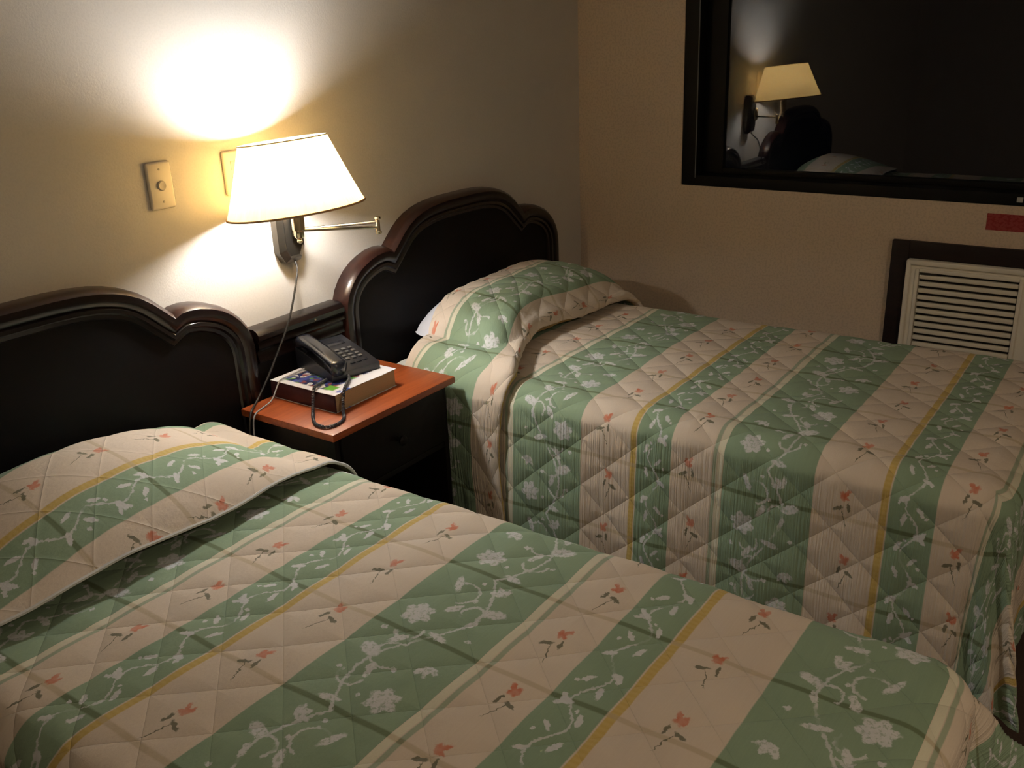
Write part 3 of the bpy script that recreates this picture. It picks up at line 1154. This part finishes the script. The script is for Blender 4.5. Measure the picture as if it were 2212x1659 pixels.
def shiftR(Xs):
    s = np.clip(np.abs(Xs-xc-.08)/(xh+.02), 0, 1.0)
    return -.135*s**2.6+.012*np.sin(Xs*11)


def skewR(Xs):
    return np.clip((-1.10-Xs)/.25, 0, 1)*-.05+np.clip((Xs+1.0)/.4, 0, 1)*.04


rows = []
Ylow = np.arange(coreR[2]-LMAX, -.40, STEP)
for Y in Ylow:
    rows.append((Y, 0.0, 0, 0.0, -.614-Y if Y < -.50 else -.114-(Y+.50)*.35, 1))
# stretch hidden lower rows back under the fold
for Y in (-.392, -.380, -.370):
    rows.append((Y, 0.0, 0, 0.0, -.114-(Y+.50)*.35, 1))
for a in np.linspace(-90, 90, 6)[1:-1]:
    rows.append((-.362+.006*math.cos(R(a)), .009+.009*math.sin(R(a)), 0, .3, -.250, 1 if a < 0 else -1))
Vm = -.25
for Y in np.arange(-.370, -.425, -STEP):
    Vm -= STEP
    rows.append((Y, .018, 0, min(1, .3+.7*(-.370-Y)/.05), Vm, -1))
for a in np.linspace(-90, 90, 9):
    Vm -= .007
    rows.append((-.428-.022*math.cos(R(a)), .038+.020*math.sin(R(a)), .25+.3*(a+90)/180, 1, Vm, -1 if a < 0 else 1))
for Y in np.arange(-.424, -.150, STEP):
    Vm -= STEP*1.06
    s = (Y+.424)/.274
    rows.append((Y, .058, min(1, .55+s*4), (1-s)**1.5, Vm, 1))
# print phase on the upper layers follows the cloth's own length, the lip sits at t = .36
k0 = len(Ylow)+3
lip = [i for i, q in enumerate(rows) if q[5] == -1][-1]
pz = [q[1]+q[2]*float(bumpR(np.array(-.85), np.array(q[0]))) for q in rows]
cum = [0.0]
for i in range(1, len(rows)):
    cum.append(cum[-1]+math.hypot(rows[i][0]-rows[i-1][0], pz[i]-pz[i-1]))
rows = [(q[0], q[1], q[2], q[3], (q[4] if i <= k0 else .355-1.30*(cum[i]-cum[lip])), q[5]) for i, q in enumerate(rows)]
XsR = np.arange(coreR[0]-LMAX, coreR[1]+LMAX, STEP)
spR, PR = cloth('bedspread', XsR, rows, coreR, bumpR, shiftR, .0042, (-1.414, None), skewR, lambda X: .05*np.clip((-1.22-X)/.14, 0, 1))
tag(spR, 'green and cream striped floral quilt on the right bed by the window wall', 'bedspread', 'striped quilted bedspreads')

# white pillow under it, one corner showing at the headboard
v, f = [], []
nu, nv = 36, 24
pc, pr = (-.838, -.215), (.380, .150)
for side in (1, -1):
    for j in range(nv+1):
        for i in range(nu+1):
            a, b = i/nu*2-1, j/nv*2-1
            # squircle pillow outline with soft corners
            px = pc[0]+pr[0]*a*math.sqrt(1-.16*b**4)
            py = pc[1]+pr[1]*b*math.sqrt(1-.16*a**4)
            th = max(0, (1-abs(a)**5))**.5*max(0, (1-abs(b)**5))**.5
            top = .612+th*(float(bumpR(np.array(px), np.array(min(py, -.10))))+.006)
            v.append((px, py, top if side > 0 else .612-th*.010))
S = (nu+1)*(nv+1)
for s_ in (0, 1):
    for j in range(nv):
        for i in range(nu):
            q = (s_*S+j*(nu+1)+i, s_*S+j*(nu+1)+i+1, s_*S+(j+1)*(nu+1)+i+1, s_*S+(j+1)*(nu+1)+i)
            f.append(q if s_ == 0 else q[::-1])
pl = pyd('pillow', v, f, M_white, None, 179)
bm = bmesh.new()
bm.from_mesh(pl.data)
bmesh.ops.remove_doubles(bm, verts=bm.verts, dist=.0005)
bm.to_mesh(pl.data)
bm.free()
tag(pl, 'white pillow showing one corner under the right bedspread against the headboard', 'pillow')

# --- left bed
LX0, LX1, LYF = -2.972, -1.970, -1.975
bed((LX0+LX1)/2, (LX1-LX0)/2, LYF, 'nearer twin bed on the left, hidden under its bedspread')
coreL = (LX0+RC, LX1-RC, LYF+RC)


def bumpL(X, Y):
    fx = np.clip(1-np.abs((X+2.50)/.41)**2.2, 0, 1)**.85
    gy = np.where(Y < -.22, np.clip(1-np.abs((Y+.22)/.345)**2.2, 0, 1)**.8, 1-.25*np.clip((Y+.22)/.14, 0, 1)**2)
    return .118*fx*gy+.007*np.clip((X+2.3)/.15, 0, 1)*np.clip((-.40-Y)/.12, 0, 1)


def shiftL(Xs):
    return .035*np.clip((-2.5-Xs)/.5, 0, 1)**1.5+.006*np.sin(Xs*14)


rows = []
for Y in np.arange(coreL[2]-LMAX, -.098, STEP):
    rows.append((Y, 0.0, 0, 0, Y+1.28, 1))
for a in np.linspace(-90, 90, 9):
    rows.append((-.098+.014*math.cos(R(a)), .015+.015*math.sin(R(a)), max(0, a)/90*.8, 0, .39-.20+.0*a, 1 if a < 0 else -1))
YR = np.arange(-.104, -.552, -STEP)
for i, Y in enumerate(YR):
    s = i/(len(YR)-1)
    rows.append((Y, .030-.010*s, .8+.2*min(1, s*5), s, .39+(-.355-Y)*.92, -1))
XsL = np.arange(coreL[0]-LMAX, coreL[1]+LMAX, STEP)
spL, PL = cloth('bedspread', XsL, rows, coreL, bumpL, shiftL, .0034, (None, -1.945), None, .11, .85, uoff=.07)
tag(spL, 'green and cream striped floral quilt on the nearer left bed in the foreground', 'bedspread', 'striped quilted bedspreads')
hem = [Vector(p) for p in PL[-1][::2]]
tube('hem', [p+Vector((0, -.003, -.002)) for p in hem], .0042, M_hem, spL, 6)['label'] = 'white hem edge of the folded-over end'
